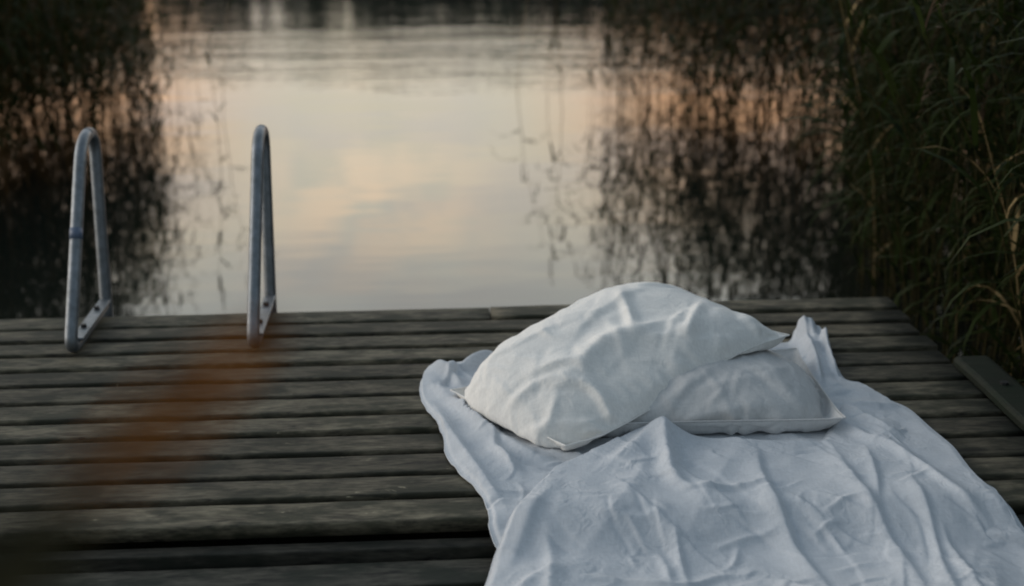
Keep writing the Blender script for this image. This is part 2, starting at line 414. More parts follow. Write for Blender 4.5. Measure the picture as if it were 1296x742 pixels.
for xx in (-2.1, -1.0, 0.2, 1.25):
    mb = MB(); mb.box(xx-0.03, xx+0.03, 2.62, YF-0.06, -0.20, -0.034); J(mb.build('joist', M_low, jetty, bevel=0.004))
    if xx > -1.1:
        mb = MB(); mb.box(xx-0.03, xx+0.03, -1.2, 2.55, -0.26, LOWZ-0.034); J(mb.build('joist', M_low, jetty, bevel=0.004))
mb = MB(); mb.box(X0+0.03, X1-0.02, YF-0.055, YF-0.010, -0.22, -0.036); J(mb.build('end_beam', M_low, jetty, bevel=0.004))
mb = MB(); mb.box(X0+0.03, X1-0.02, STEP_Y+0.005, STEP_Y+0.045, -0.20, -0.036); J(mb.build('step_beam', M_low, jetty, bevel=0.004))
for xx in (X0+0.15, -0.3, X1-0.12):
    for yy in (YF-0.14, 2.8, 1.0 if xx > -1 else 2.72):
        mb = MB(); mb.tube([(xx, yy, -1.6), (xx, yy, -0.20)], 0.055, 14); J(mb.build('post', M_low, jetty, smooth=True))
# timber kerb along the right edge
kerb = empty('timber_rail', (1.47, 2.6, -0.2))
tag(kerb, 'mossy green timber beam bolted along the right side of the jetty', 'beam')
yk = ground(1206, 464).y
def K(o): o.matrix_parent_inverse = Matrix.Translation((-1.47, -2.6, 0.2)); return o
v, f = board(0, 1, 0, 1, 0)
mb = MB(); n = 40
xs = ground(1206, 464).x
prof = [(0, 0.004), (0, 0.018), (0.005, 0.025), (0.012, 0.028), (0.085, 0.029), (0.094, 0.026), (0.099, 0.020), (0.099, 0.004)]
vv = []
for i in range(n+1):
    yy = 0.6+(yk-0.6)*i/n
    for (a, c) in prof:
        vv.append((xs+a+0.003*mnoise.noise(Vector((yy*5, a*30, 0))), yy, c+0.003*mnoise.noise(Vector((yy*4, a*20, 7)))))
m_ = len(prof)
ff = [(i*m_+k, i*m_+(k+1) % m_, (i+1)*m_+(k+1) % m_, (i+1)*m_+k) for i in range(n) for k in range(m_)]
ff += [tuple(range(m_-1, -1, -1)), tuple(n*m_+k for k in range(m_))]
mb.add(vv, ff); ko = K(mb.build('beam', M_moss, kerb, smooth=False))
for yy in (3.35, 2.4, 1.4):
    mb = MB(); mb.tube([(xs+0.078, yy, -1.5), (xs+0.078, yy, 0.006)], 0.024, 12); K(mb.build('post', M_low, kerb, smooth=True))
for yy in (3.30, 2.75, 2.2):
    mb = MB(); mb.tube([(xs+0.05, yy, 0.026), (xs+0.05, yy, 0.035)], 0.011, 8); K(mb.build('bolt', M_bolt, kerb))

# ------------------------------------------------------------------ bathing ladder
ladder = empty('bathing_ladder', (-0.745, 4.05, 0))
tag(ladder, 'grey steel bathing ladder with two looped handrails at the jetty end', 'ladder')
def L(o): o.matrix_parent_inverse = Matrix.Translation((0.745, -4.05, 0)); return o
RZ = 0.019
def rail(x, lean):
    A = Vector((x, 3.775, RZ)); Bk = Vector((x, 4.215, RZ))
    loop = [Vector((x, 4.20, 0.02)), A, Vector((x+lean, 4.12+lean, 0.548)), Vector((x+lean, 4.285, 0.548)), Vector((x+0.004, 4.215, -0.05)), Vector((x+0.004, 4.215, -1.05))]
    mb = MB(); mb.tube(rounded(loop, [0, 0.06, 0.085, 0.085, 0.10, 0], 9), 0.0178, 16)
    return mb
def flat_bar(x):
    mb = MB(); mb.box(x-0.016, x+0.020, 3.83, 4.205, 0.032, 0.040); return mb
for x, ln in ((-0.995, 0.0), (-0.497, 0.006)):
    r1 = L(rail(x, ln).build('handrail', M_steel, ladder, smooth=True))
    p1 = L(flat_bar(x+0.004).build('mounting_bar', M_steel, ladder, bevel=0.003))
    for yy in (3.93, 4.10):
        mb = MB(); mb.tube([(x+0.004, yy, 0.040), (x+0.004, yy, 0.049)], 0.009, 6); o = L(mb.build('bolt', M_bolt, p1)); o.matrix_parent_inverse = p1.matrix_parent_inverse.copy()
        o.matrix_parent_inverse = Matrix.Identity(4)
for zz in (-0.18, -0.42, -0.66, -0.90):
    mb = MB(); mb.box(-0.985, -0.50, 4.195, 4.245, zz-0.012, zz+0.012); L(mb.build('rung', M_steel, ladder, bevel=0.005))
mb = MB(); mb.tube([(-0.995, 3.952, 0.292), (-0.995, 3.967, 0.320)], 0.0184, 14); o = L(mb.build('tape_band', M_tape, ladder, smooth=True)); o['label'] = 'faded blue tape wound round the handrail'

# ------------------------------------------------------------------ cloth: a small position based solver
def blur_noise(shape, cells, seed, amp=1.0):
    """smooth random field, cells = wavelength in grid points"""
    r = np.random.default_rng(seed); ny_, nx_ = shape
    gy, gx = max(3, int(ny_/cells)+3), max(3, int(nx_/cells)+3)
    g = r.standard_normal((gy, gx))
    yy = np.linspace(0, gy-2.001, ny_); xx = np.linspace(0, gx-2.001, nx_)
    iy = yy.astype(int); ix = xx.astype(int); fy = (yy-iy)[:, None]; fx = (xx-ix)[None]
    fy = fy*fy*(3-2*fy); fx = fx*fx*(3-2*fx)
    return amp*((g[iy][:, ix]*(1-fx)+g[iy][:, ix+1]*fx)*(1-fy)+(g[iy+1][:, ix]*(1-fx)+g[iy+1][:, ix+1]*fx)*fy)
def upsample(A):
    ny_, nx_ = A.shape[:2]
    B = np.zeros((2*ny_-1, nx_)+A.shape[2:]); B[::2] = A; B[1::2] = 0.5*(A[1:]+A[:-1])
    C = np.zeros((2*ny_-1, 2*nx_-1)+A.shape[2:]); C[:, ::2] = B; C[:, 1::2] = 0.5*(B[:, 1:]+B[:, :-1])
    return C
OFFS = [(0, 1), (1, 0), (1, 1), (1, -1), (0, 2), (2, 0)]
def pairs(ny_, nx_, dy, dx):
    """slices (a, b) in two colours so no vertex is written twice at once"""
    out = []
    ax = 0 if dy else 1; step = max(abs(dy), abs(dx))
    for c in range(2):
        ya = np.arange(0, ny_-dy); xa = np.arange(max(0, -dx), nx_-max(0, dx))
        if ax == 0: ya = ya[(ya//step) % 2 == c]
        else: xa = xa[(xa//step) % 2 == c]
        if len(ya) and len(xa): out.append((np.ix_(ya, xa), np.ix_(ya+dy, xa+dx)))
    return out
class Sheet:
    def __init__(s, P, rest, kb=0.15, ks=0.35):
        s.P = P; s.ny, s.nx = P.shape[:2]; s.con = []
        for (dy, dx) in OFFS:
            k = 1.0 if abs(dy)+abs(dx) == 1 else ks if abs(dx) == 1 and dy == 1 else kb
            for a, b in pairs(s.ny, s.nx, dy, dx):
                L_ = np.linalg.norm(rest[b]-rest[a], axis=-1); s.con.append((a, b, L_, k))
    def solve(s):
        P = s.P
        for a, b, L_, k in s.con:
            pa = P[a]; pb = P[b]; d = pb-pa; l = np.sqrt((d*d).sum(-1))+1e-9
            c = (k*0.5*(l-L_)/l)[..., None]*d
            P[a] = pa+c; P[b] = pb-c
class HField:
    """top (or underside) of a settled mesh as a height map"""
    def __init__(s, P, top=True, res=0.006, x0=-0.6, x1=1.8, y0=1.4, y1=4.4):
        s.res, s.x0, s.y0 = res, x0, y0
        s.nx, s.ny = int((x1-x0)/res), int((y1-y0)/res)
        bad = -9.0 if top else 9.0
        H = np.full((s.ny, s.nx), bad)
        ups = P
        while np.linalg.norm(ups[0, 1]-ups[0, 0]) > res*0.8 or np.linalg.norm(ups[1, 0]-ups[0, 0]) > res*0.8:
            ups = upsample(ups)
            if ups.size > 4e6: break
        ix = np.clip(((ups[..., 0]-x0)/res).astype(int), 0, s.nx-1); iy = np.clip(((ups[..., 1]-y0)/res).astype(int), 0, s.ny-1)
        (np.maximum if top else np.minimum).at(H, (iy.ravel(), ix.ravel()), ups[..., 2].ravel())
        s.H = H; s.bad = bad
    def __call__(s, x, y):
        ix = np.clip(((x-s.x0)/s.res).astype(int), 0, s.nx-1); iy = np.clip(((y-s.y0)/s.res).astype(int), 0, s.ny-1)
        return s.H[iy, ix]
def sstep(x, a, b):
    t_ = np.clip((x-a)/(b-a), 0, 1); return t_*t_*(3-2*t_)
def deck_z(x, y): return LOWZ*sstep(-y, -2.68, -2.52)

# ---- wrinkles: smooth value noise, sharp-ridged crumpling and single creases
_lat = np.random.default_rng(99).random((128, 128))
def vn(x, y, seed=0):
    x = x+seed*17.31; y = y+seed*9.73
    ix = np.floor(x).astype(int); iy = np.floor(y).astype(int); fx = x-ix; fy = y-iy
    fx = fx*fx*fx*(fx*(fx*6-15)+10); fy = fy*fy*fy*(fy*(fy*6-15)+10)
    g = lambda i, j: _lat[(iy+j) % 128, (ix+i) % 128]
    return (g(0, 0)*(1-fx)+g(1, 0)*fx)*(1-fy)+(g(0, 1)*(1-fx)+g(1, 1)*fx)*fy
def crumple(x, y, seed, amps, stretch=(1, 1), rot=0.0):
    """network of sharp ridges between flat facets; amps = [(wavelength, height)]"""
    c, s_ = math.cos(rot), math.sin(rot)
    X = (x*c+y*s_)*stretch[0]; Y = (-x*s_+y*c)*stretch[1]
    out = np.zeros_like(x)
    for k, (wl, am) in enumerate(amps):
        q = seed*7+k*3
        wx = X+wl*0.9*(vn(X/wl/1.6, Y/wl/1.6, q+1)-0.5); wy = Y+wl*0.9*(vn(X/wl/1.6, Y/wl/1.6, q+2)-0.5)
        n_ = 2*vn(wx/wl, wy/wl, q)-1
        r_ = 1-np.sqrt(n_*n_+0.0025)
        m_ = np.clip(1.5*vn(X/wl/2.7, Y/wl/2.7, q+5)-0.25, 0, 1)
        out += am*(r_-0.55)*m_
        out += am*0.35*(vn(wx/wl/1.3, wy/wl/1.3, q+8)-0.5)
    return out
def crease(x, y, pts, amp, w1, w2):
    """ridge along a line; w1, w2 its widths to the left and right of the line's run"""
    p = np.array(pts, float)
    for _ in range(2):                       # chaikin
        q = [p[0]]
        for i in range(len(p)-1): q += [p[i]*0.75+p[i+1]*0.25, p[i]*0.25+p[i+1]*0.75]
        p = np.array(q+[p[-1]])
    sl_ = np.linalg.norm(np.diff(p, axis=0), axis=1); tot = sl_.sum(); acc = np.r_[0, np.cumsum(sl_)]
    best = np.full(x.shape, 9.0); sgn = np.zeros(x.shape); tt = np.zeros(x.shape)
    for i in range(len(p)-1):
        d = p[i+1]-p[i]; L2 = d@d+1e-12
        t_ = np.clip(((x-p[i, 0])*d[0]+(y-p[i, 1])*d[1])/L2, 0, 1)
        ex = x-p[i, 0]-t_*d[0]; ey = y-p[i, 1]-t_*d[1]; dd = np.sqrt(ex*ex+ey*ey)
        m_ = dd < best; best = np.where(m_, dd, best)
        sgn = np.where(m_, np.sign(d[0]*ey-d[1]*ex), sgn); tt = np.where(m_, (acc[i]+t_*sl_[i])/tot, tt)
    wv = np.where(sgn > 0, w1, w2)
    env = np.sin(np.pi*np.clip(tt, 0.02, 0.98))**0.6
    u_ = best/wv
    return amp*env*(1.0/(1.0+u_**2)**1.5-0.12*np.exp(-((u_-1.8)/0.9)**2))
def creases(x, y, seed, n, dirs, length, amp, w_sharp, w_soft, box):
    """many short straight-ish fold lines left in the linen, each sharp on one side"""
    rs = np.random.default_rng(seed); out = np.zeros_like(x)
    for k in range(n):
        cx_, cy_ = rs.uniform(box[0], box[1]), rs.uniform(box[2], box[3])
        a = dirs[rs.integers(len(dirs))]+rs.normal(0, 0.28); L_ = rs.uniform(*length); q = rs.normal(0, 0.35)
        pts = []; px_c, py_c = cx_, cy_
        for i in range(5):
            pts.append((px_c, py_c)); px_c += math.cos(a)*L_/4; py_c += math.sin(a)*L_/4; a += q*0.35+rs.normal(0, 0.12)
        ws = rs.uniform(*w_sharp); wl = rs.uniform(*w_soft); am = rs.uniform(*amp)*(1 if rs.random() < 0.65 else -0.8)
        if rs.random() < 0.5: ws, wl = wl, ws
        P_ = np.array(pts); m_ = 3.2*max(ws, wl)
        sel = (x > P_[:, 0].min()-m_) & (x < P_[:, 0].max()+m_) & (y > P_[:, 1].min()-m_) & (y < P_[:, 1].max()+m_)
        if sel.any(): out[sel] += crease(x[sel], y[sel], pts, am, ws, wl)
    return out
def photo_px(P):
    """where points of a surface stand in the photograph (for placing traced creases)"""
    D = P-np.array([0, 0, CAM_H]); z_ = D@np.array(fw)
    return 648+1800*(D@np.array(rt))/z_, 371-1800*(D@np.array(up))/z_

# ---- pillows: two squares of linen sewn at the edge and blown up
def normals(P):
    dx = np.gradient(P, axis=1); dy = np.gradient(P, axis=0)
    n_ = np.cross(dx, dy); return n_/(np.linalg.norm(n_, axis=-1, keepdims=True)+1e-9)
def pillow(corner, ux, uy, ln, wd, z0, tilt, press, floor, iters, seed, flap=0.0, fat=0.06, ease=0.06, sag=None, nx_=57, ny_=41):
    u = np.linspace(0, 1, nx_); v_ = np.linspace(0, 1, ny_)
    U, Vv = np.meshgrid(u, v_)
    c = np.array(corner)
    base = np.zeros((ny_, nx_, 3))
    base[..., 0] = c[0]+U*ln*ux[0]+Vv*wd*uy[0]; base[..., 1] = c[1]+U*ln*ux[1]+Vv*wd*uy[1]
    base[..., 2] = z0+tilt(U, Vv)
    # ears: the corners stand a little proud, the sides draw in
    bow = 0.005
    base[..., 0] += (ux[0]*np.minimum(0, 0.5-U)*np.sin(np.pi*Vv)+uy[0]*(0.5-Vv)*np.sin(np.pi*U))*bow*2
    base[..., 1] += (ux[1]*np.minimum(0, 0.5-U)*np.sin(np.pi*Vv)+uy[1]*(0.5-Vv)*np.sin(np.pi*U))*bow*2
    rest = np.zeros_like(base); rest[..., 0] = U*ln; rest[..., 1] = Vv*wd
    T = base.copy(); B = base.copy()
    prof = (np.sin(np.pi*U)*np.sin(np.pi*Vv))**0.5
    T[..., 2] += 0.03*prof+0.002; B[..., 2] -= 0.03*prof-0.002
    T[..., 2] += blur_noise(T.shape[:2], 5, seed, 0.003)*prof
    B[..., 2] += blur_noise(T.shape[:2], 5, seed+1, 0.003)*prof
    sT = Sheet(T, rest*(1+ease), 0.12, 0.35); sB = Sheet(B, rest*(1+ease), 0.12, 0.35)
    VT = np.zeros_like(T); VB = np.zeros_like(B)
    ee = np.minimum(np.minimum(U*ln, (1-U)*ln), np.minimum(Vv*wd, (1-Vv)*wd))
    pm = (0.30+0.70*sstep(ee, 0.0, 0.10))*(0.7+0.6*sstep(blur_noise(U.shape, 16, seed+5), -1, 1))
    edge_m = np.zeros((ny_, nx_), bool); edge_m[0] = edge_m[-1] = True; edge_m[:, 0] = edge_m[:, -1] = True
    for it in range(iters):
        oT = T.copy(); oB = B.copy()
        vol = ((T[..., 2]-B[..., 2])).mean()
        p_ = press*np.clip((fat-vol)/fat*4, -0.3, 1)
        T += VT + normals(T)*p_*pm[..., None]; B += VB - normals(B)*p_*pm[..., None]
        T[..., 2] -= 0.0009; B[..., 2] -= 0.0009
        for _ in range(2):
            sT.solve(); sB.solve()
            mid = 0.5*(T[edge_m]+B[edge_m]); mid += (base[edge_m]-mid)*0.30; T[edge_m] = mid; B[edge_m] = mid
        for Q, o_ in ((T, oT), (B, oB)):
            lo = floor(Q[..., 0], Q[..., 1])+(0.003 if Q is B else 0.006); hit = Q[..., 2] < lo
            Q[..., 2] = np.maximum(Q[..., 2], lo)
            Q[..., :2][hit] += (o_[..., :2]-Q[..., :2])[hit]*0.7
        mid = 0.5*(T[edge_m]+B[edge_m]); T[edge_m] = mid; B[edge_m] = mid
        VT = np.clip((T-oT)*0.90, -0.004, 0.004); VB = np.clip((B-oB)*0.90, -0.004, 0.004)
    return T, B
def wrinkle_pillow(T, B, ln, wd, seed, lines, boxy=0.0, amps=((0.18, 0.008), (0.08, 0.004), (0.035, 0.0012))):
    """finer mesh with creases: crumpled linen, short gathers along the seams, traced creases on top"""
    T = upsample(T); B = upsample(B)
    ny_, nx_ = T.shape[:2]
    U, Vv = np.meshgrid(np.linspace(0, ln, nx_), np.linspace(0, wd, ny_))
    e = np.minimum(np.minimum(U, ln-U), np.minimum(Vv, wd-Vv)); fade = sstep(e, 0.0, 0.035)
    gather = np.exp(-(e-0.03)**2/0.035**2)*0.0035*np.where(np.minimum(U, ln-U) < np.minimum(Vv, wd-Vv), np.sin(Vv*95+5*vn(U*9, Vv*20, seed)*2), np.sin(U*80+5*vn(U*20, Vv*9, seed+1)*2))*vn(U*12, Vv*12, seed+2)*1.6
    out = []
    for P, sg, sd_ in ((T, 1, seed), (B, -1, seed+3)):
        n_ = normals(P)*sg
        h_ = crumple(U, Vv, sd_, amps, rot=0.6)*fade + gather*fade
        BX = (0, ln, 0, wd)
        h_ += creases(U, Vv, sd_+50, 26, (0.3, -0.5, 0.9, 1.6), (0.08, 0.26), (0.003, 0.008), (0.004, 0.007), (0.016, 0.035), BX)*fade
        h_ += creases(U, Vv, sd_+60, 150, (0.3, -0.5, 0.9, 1.6, 2.3), (0.03, 0.10), (0.0018, 0.0046), (0.003, 0.005), (0.007, 0.015), BX)*fade
        h_ += boxy*np.exp(-((U-0.055)/0.045)**2)*sstep(np.minimum(Vv, wd-Vv), 0.0, 0.06)*fade
        if P is T and lines:
            X, Y = photo_px(P)
            for pts, am, w1, w2 in lines: h_ = h_+crease(X/540, Y/540, np.array(pts)/540, am*1.15, w1*0.55, w2*0.7)*fade
        out.append(P+n_*h_[..., None])
    return out
def pillow_mesh(name, T, B, mat, parent, origin):
    ny_, nx_ = T.shape[:2]; o3 = np.array(origin)
    idx = np.arange(ny_*nx_).reshape(ny_, nx_); idb = idx.copy()+ny_*nx_
    e = np.zeros((ny_, nx_), bool); e[0] = e[-1] = True; e[:, 0] = e[:, -1] = True
    idb[e] = idx[e]
    qt = np.stack([idx[:-1, :-1], idx[:-1, 1:], idx[1:, 1:], idx[1:, :-1]], -1).reshape(-1, 4)
    qb = np.stack([idb[:-1, :-1], idb[1:, :-1], idb[1:, 1:], idb[:-1, 1:]], -1).reshape(-1, 4)
    allv = np.concatenate([T.reshape(-1, 3), B.reshape(-1, 3)])-o3
    q = np.concatenate([qt, qb]); used = np.unique(q); rem = np.full(len(allv), -1); rem[used] = np.arange(len(used))
    me = fast_mesh(name, allv[used], rem[q]); o = link(name, me, mat, parent)
    sm = o.modifiers.new('sub', 'SUBSURF'); sm.levels = 1; sm.render_levels = 1
    ring = list(T[0, :-1])+list(T[:-1, -1])+list(T[-1, :0:-1])+list(T[:0:-1, 0])
    mb = MB(); mb.tube([Vector(p-o3) for p in ring], 0.0018, 6, closed=True)
    mb.build('seam', mat, parent, smooth=True)
    return o
SH = lambda x, y: np.full_like(x, 0.010)
# lower pillow, long side to the camera
ang = R(-1.0); ux = (math.cos(ang), math.sin(ang)); uy = (-ux[1], ux[0])
TL, BL = pillow((0.255, 3.045), ux, uy, 0.70, 0.485, 0.058, lambda u, v: 0.006*v, 0.0022, SH, 200, 3, fat=0.072, ease=0.035)
lowtop = HField(np.maximum(TL, BL))
# upper pillow, leaning up over it
c0 = ground(716, 568, 0.040); a0 = ground(584, 504, 0.032)
uy2 = Vector((a0.x-c0.x, a0.y-c0.y)).normalized(); ux2 = Vector((uy2.y, -uy2.x))
FL2 = lambda x, y: np.maximum(0.010, lowtop(x, y)+0.004)
TU, BU = pillow((c0.x, c0.y), ux2, uy2, 0.70, 0.47, 0.048, lambda u, v: 0.122*sstep(u, 0.12, 0.95)-0.008*v, 0.0022, FL2, 300, 11, flap=0.03, fat=0.072, ease=0.04)
lowwr = wrinkle_pillow(TL, BL, 0.7, 0.48, 4, [([(830, 548), (900, 520), (1000, 512)], 0.006, 0.02, 0.03), ([(870, 500), (940, 478), (1000, 470)], 0.005, 0.03, 0.02),
    ([(820, 520), (860, 500), (880, 470)], 0.005, 0.02, 0.02), ([(960, 455), (1000, 500), (1035, 540)], 0.006, 0.02, 0.03)], amps=((0.18, 0.006), (0.08, 0.003), (0.035, 0.001)))
upwr = wrinkle_pillow(TU, BU, 0.7, 0.48, 12, [
    ([(676, 472), (705, 462), (728, 460), (742, 472)], 0.012, 0.012, 0.030),
    ([(706, 490), (735, 485), (755, 500), (770, 530), (772, 552)], 0.016, 0.010, 0.034),
    ([(640, 520), (668, 492), (690, 480), (712, 480)], 0.008, 0.02, 0.014),
    ([(690, 555), (700, 520), (706, 495)], 0.007, 0.02, 0.02),
    ([(738, 480), (745, 448), (770, 428), (812, 424), (850, 432)], 0.010, 0.03, 0.028),
    ([(690, 500), (742, 450), (800, 424), (850, 428), (905, 404)], 0.016, 0.05, 0.05),
    ([(783, 372), (795, 395), (800, 424)], 0.016, 0.018, 0.020),
    ([(888, 385), (872, 410), (866, 436)], 0.013, 0.016, 0.030),
    ([(800, 425), (835, 410), (880, 405)], 0.008, 0.016, 0.02),
    ([(935, 400), (955, 415), (962, 430)], 0.009, 0.012, 0.02),
    ([(830, 470), (842, 490), (838, 505)], 0.006, 0.012, 0.012)], boxy=0.0)
pl = empty('pillow', (0.6, 3.3, 0.01)); pillow_mesh('pillowcase', *lowwr, M_case2, pl, pl.location)
tag(pl, 'greyish linen pillow lying flat underneath the other one', 'pillow', 'pillows on the jetty bed')
pu = empty('pillow', (0.5, 3.35, 0.01)); pillow_mesh('pillowcase', *upwr, M_case, pu, pu.location)
tag(pu, 'plump white linen pillow leaning on top of the greyish one', 'pillow', 'pillows on the jetty bed')
under = HField(np.minimum(TL, BL), top=False); under2 = HField(np.minimum(TU, BU), top=False)
pill_under = lambda x, y: np.minimum(under(x, y), under2(x, y))-0.004

# ---- bedding laid out between four edge curves
def curve(pts, n, z=0.0):
    p = np.array([[q[0], q[1]] for q in pts], float); d = np.r_[0, np.cumsum(np.linalg.norm(np.diff(p, axis=0), axis=1))]
    s_ = np.linspace(0, d[-1], 400); q = np.stack([np.interp(s_, d, p[:, 0]), np.interp(s_, d, p[:, 1])], -1)
    kk = np.ones(15)/15; qp = np.pad(q, ((7, 7), (0, 0)), mode='edge'); qs = np.stack([np.convolve(qp[:, i], kk, 'valid') for i in range(2)], -1)
    qs[0] = q[0]; qs[-1] = q[-1]
    xi = np.linspace(0, 399, n); return np.stack([np.interp(xi, np.arange(400), qs[:, i]) for i in range(2)], -1)
def coons(front_, back_, left_, right_, ny_, nx_):
    f_ = curve(front_, nx_); b_ = curve(back_, nx_); l_ = curve(left_, ny_); r_ = curve(right_, ny_)
    u = np.linspace(0, 1, nx_)[None, :, None]; v_ = np.linspace(0, 1, ny_)[:, None, None]
    P = (1-v_)*f_[None]+v_*b_[None]+(1-u)*l_[:, None]+u*r_[:, None]
    P -= (1-u)*(1-v_)*f_[0]+u*(1-v_)*f_[-1]+(1-u)*v_*b_[0]+u*v_*b_[-1]
    return P
def G(*pp, z=0.0): return [tuple(ground(a, b_, z)[:2]) for a, b_ in pp]
def cloth_obj(name, P, mat, parent, origin, thick):
    ny_, nx_ = P.shape[:2]; o3 = np.array(origin); idx = np.arange(ny_*nx_).reshape(ny_, nx_)
    q = np.stack([idx[:-1, :-1], idx[:-1, 1:], idx[1:, 1:], idx[1:, :-1]], -1).reshape(-1, 4)
    o = link(name, fast_mesh(name, P.reshape(-1, 3)-o3, q), mat, parent)
    s_ = o.modifiers.new('thickness', 'SOLIDIFY'); s_.thickness = thick; s_.offset = -1
    return o
def edge_dist(P2):
    """distance to the hem, in metres"""
    ny_, nx_ = P2.shape[:2]
    su = np.linalg.norm(np.gradient(P2, axis=1), axis=-1); sv = np.linalg.norm(np.gradient(P2, axis=0), axis=-1)
    i = np.arange(nx_)[None]; j = np.arange(ny_)[:, None]
    return np.minimum(np.minimum(i, nx_-1-i)*su, np.minimum(j, ny_-1-j)*sv)
def soft(P, it=1):
    for _ in range(it):
        P[1:-1, 1:-1] = 0.5*P[1:-1, 1:-1]+0.125*(P[:-2, 1:-1]+P[2:, 1:-1]+P[1:-1, :-2]+P[1:-1, 2:])
    return P
def smin(a, b_, k=0.004):
    d = np.clip(0.5+0.5*(b_-a)/k, 0, 1); return b_*(1-d)+a*d-k*d*(1-d)
def hill(x, y, q, r1, r2, h_, rot=0.0):
    dx = x-q[0]; dy = y-q[1]; c, s_ = math.cos(rot), math.sin(rot)
    return h_*np.exp(-((dx*c+dy*s_)/r1)**2-((-dx*s_+dy*c)/r2)**2)

# bottom sheet
back = G((532, 487), (541, 472), (566, 466), (600, 456), (650, 449), (676, 436), (694, 431), (760, 428), (900, 430), (1000, 436), (1014, 424), (1030, 420), (1046, 432))
left = [(0.0, 1.75)]+G((640, 765), (636, 700), (622, 676), (616, 650), (598, 622), (570, 585), (556, 548), (534, 512), (532, 487))
right = [(1.22, 1.75)]+[(1.24, 2.2)]+G((1290, 652), (1232, 603), (1182, 548), (1112, 507), (1070, 490), (1058, 470), (1050, 448), (1046, 432))
front_ = [(0.0, 1.75), (1.22, 1.75)]
S2 = coons(front_, back, left, right, 520, 330)
ed = edge_dist(S2)
jt = np.exp(-ed/0.05)
S2 = S2+np.stack([0.016*(vn(S2[..., 0]*11, S2[..., 1]*11, 71)-0.5)+0.006*(vn(S2[..., 0]*31, S2[..., 1]*31, 73)-0.5), 0.016*(vn(S2[..., 0]*11, S2[..., 1]*11, 72)-0.5)], -1)*jt[..., None]
x, y = S2[..., 0], S2[..., 1]
hs = 0.012+crumple(x, y, 3, ((0.20, 0.020), (0.09, 0.010), (0.04, 0.003)), rot=0.5)
BX = (-0.08, 1.3, 2.5, 3.95)
hs += creases(x, y, 15, 70, (-0.9, 0.3, -0.5, 1.2), (0.08, 0.28), (0.005, 0.015), (0.004, 0.008), (0.014, 0.035), BX)
hs += creases(x, y, 16, 220, (-0.9, 0.3, 2.2, 1.2), (0.03, 0.11), (0.002, 0.006), (0.003, 0.005), (0.007, 0.016), BX)
for pts, am, w1, w2 in (
        ([(560, 500), (590, 510), (600, 535), (615, 560)], 0.022, 0.018, 0.035), ([(545, 492), (575, 520), (640, 565), (690, 590)], 0.014, 0.03, 0.02),
        ([(548, 520), (575, 560), (610, 610), (640, 650)], 0.016, 0.018, 0.03), ([(620, 560), (640, 590), (660, 610)], 0.010, 0.02, 0.02),
        ([(560, 478), (600, 474), (640, 462)], 0.020, 0.02, 0.03), ([(545, 476), (570, 484), (585, 496)], 0.026, 0.015, 0.02), ([(672, 442), (668, 455), (650, 470)], 0.026, 0.02, 0.03),
        ([(1024, 424), (1030, 450), (1046, 480)], 0.022, 0.02, 0.03), ([(1044, 436), (1048, 460), (1062, 486)], 0.018, 0.012, 0.02)):
    hs += crease(x, y, G(*pts), am, w1*0.75, w2*0.75)
q = ground(1021, 432); hs += hill(x, y, q, 0.034, 0.050, 0.048, 0.5)
q = ground(1044, 442); hs += hill(x, y, q, 0.020, 0.034, 0.020, -0.4)
hs += crease(x, y, G((1012, 426), (1024, 446), (1034, 470), (1040, 500)), 0.022, 0.006, 0.022)+crease(x, y, G((1030, 424), (1046, 450), (1058, 480)), 0.016, 0.016, 0.006)
q = ground(560, 480); hs += hill(x, y, q, 0.07, 0.05, 0.020, 0.3)
q = ground(680, 446); hs += hill(x, y, q, 0.032, 0.04, 0.045)
q = ground(612, 470); hs += hill(x, y, q, 0.07, 0.035, 0.026, 0.2)
hs = np.maximum(hs, 0.0055+0.0015*vn(x*40, y*40, 9))
hs *= 0.55+0.45*sstep(ed, 0.0, 0.02)
def duvet_mask(x, y): return sstep(x, 0.30, 0.38)*sstep(-x, -1.12, -1.04)*sstep(-y, -2.92, -2.82)
cap = np.minimum(0.2*(1-duvet_mask(x, y))+0.010, np.maximum(pill_under(x, y), 0.006))
hs = np.minimum(hs, cap)
Ssh = soft(np.concatenate([S2, (hs+deck_z(x, y))[..., None]], -1), 1)
bs = empty('bed_sheet', (0.6, 2.9, 0)); tag(bs, 'thin crumpled white linen sheet spread under the pillows', 'sheet')
cloth_obj('cloth', Ssh, M_linen, bs, bs.location, 0.002)

# quilt
qback = G((700, 606), (740, 590), (790, 566), (815, 556), (838, 556), (866, 564), (950, 569), (1040, 568), (1062, 530), (1072, 494))
qleft = [(0.02, 1.7)]+G((590, 770, ), (606, 742), (618, 712), (624, 692), (646, 664), (700, 606))
qright = [(1.225, 1.7), (1.235, 2.2)]+G((1294, 662), (1262, 634), (1230, 606), (1205, 572), (1178, 550), (1150, 524), (1112, 508), (1072, 494))
qfront = [(0.02, 1.7), (1.225, 1.7)]
Q2 = coons(qfront, qback, qleft, qright, 430, 380)
x, y = Q2[..., 0], Q2[..., 1]
ed = edge_dist(Q2)
QZ = 0.035
rd_ = np.linalg.norm(Q2-Q2[:, -1:], axis=-1)          # distance from the right hem
hq = (0.030+0.024*(vn(x*3.2, y*3.2, 31)-0.3))*(0.35+0.65*sstep(rd_, 0.0, 0.22))
hq += crumple(x, y, 17, ((0.30, 0.014), (0.12, 0.006), (0.05, 0.0022)), stretch=(1.15, 0.8), rot=-0.45)
BX = (-0.05, 1.25, 1.75, 3.35)
hq += creases(x, y, 5, 60, (-1.0, -1.25, 1.9, -0.75), (0.12, 0.36), (0.0025, 0.0062), (0.004, 0.007), (0.020, 0.045), BX)
hq += creases(x, y, 6, 340, (-1.0, 0.1, -0.6, 2.4, 0.5), (0.035, 0.13), (0.0020, 0.0050), (0.003, 0.005), (0.008, 0.018), BX)
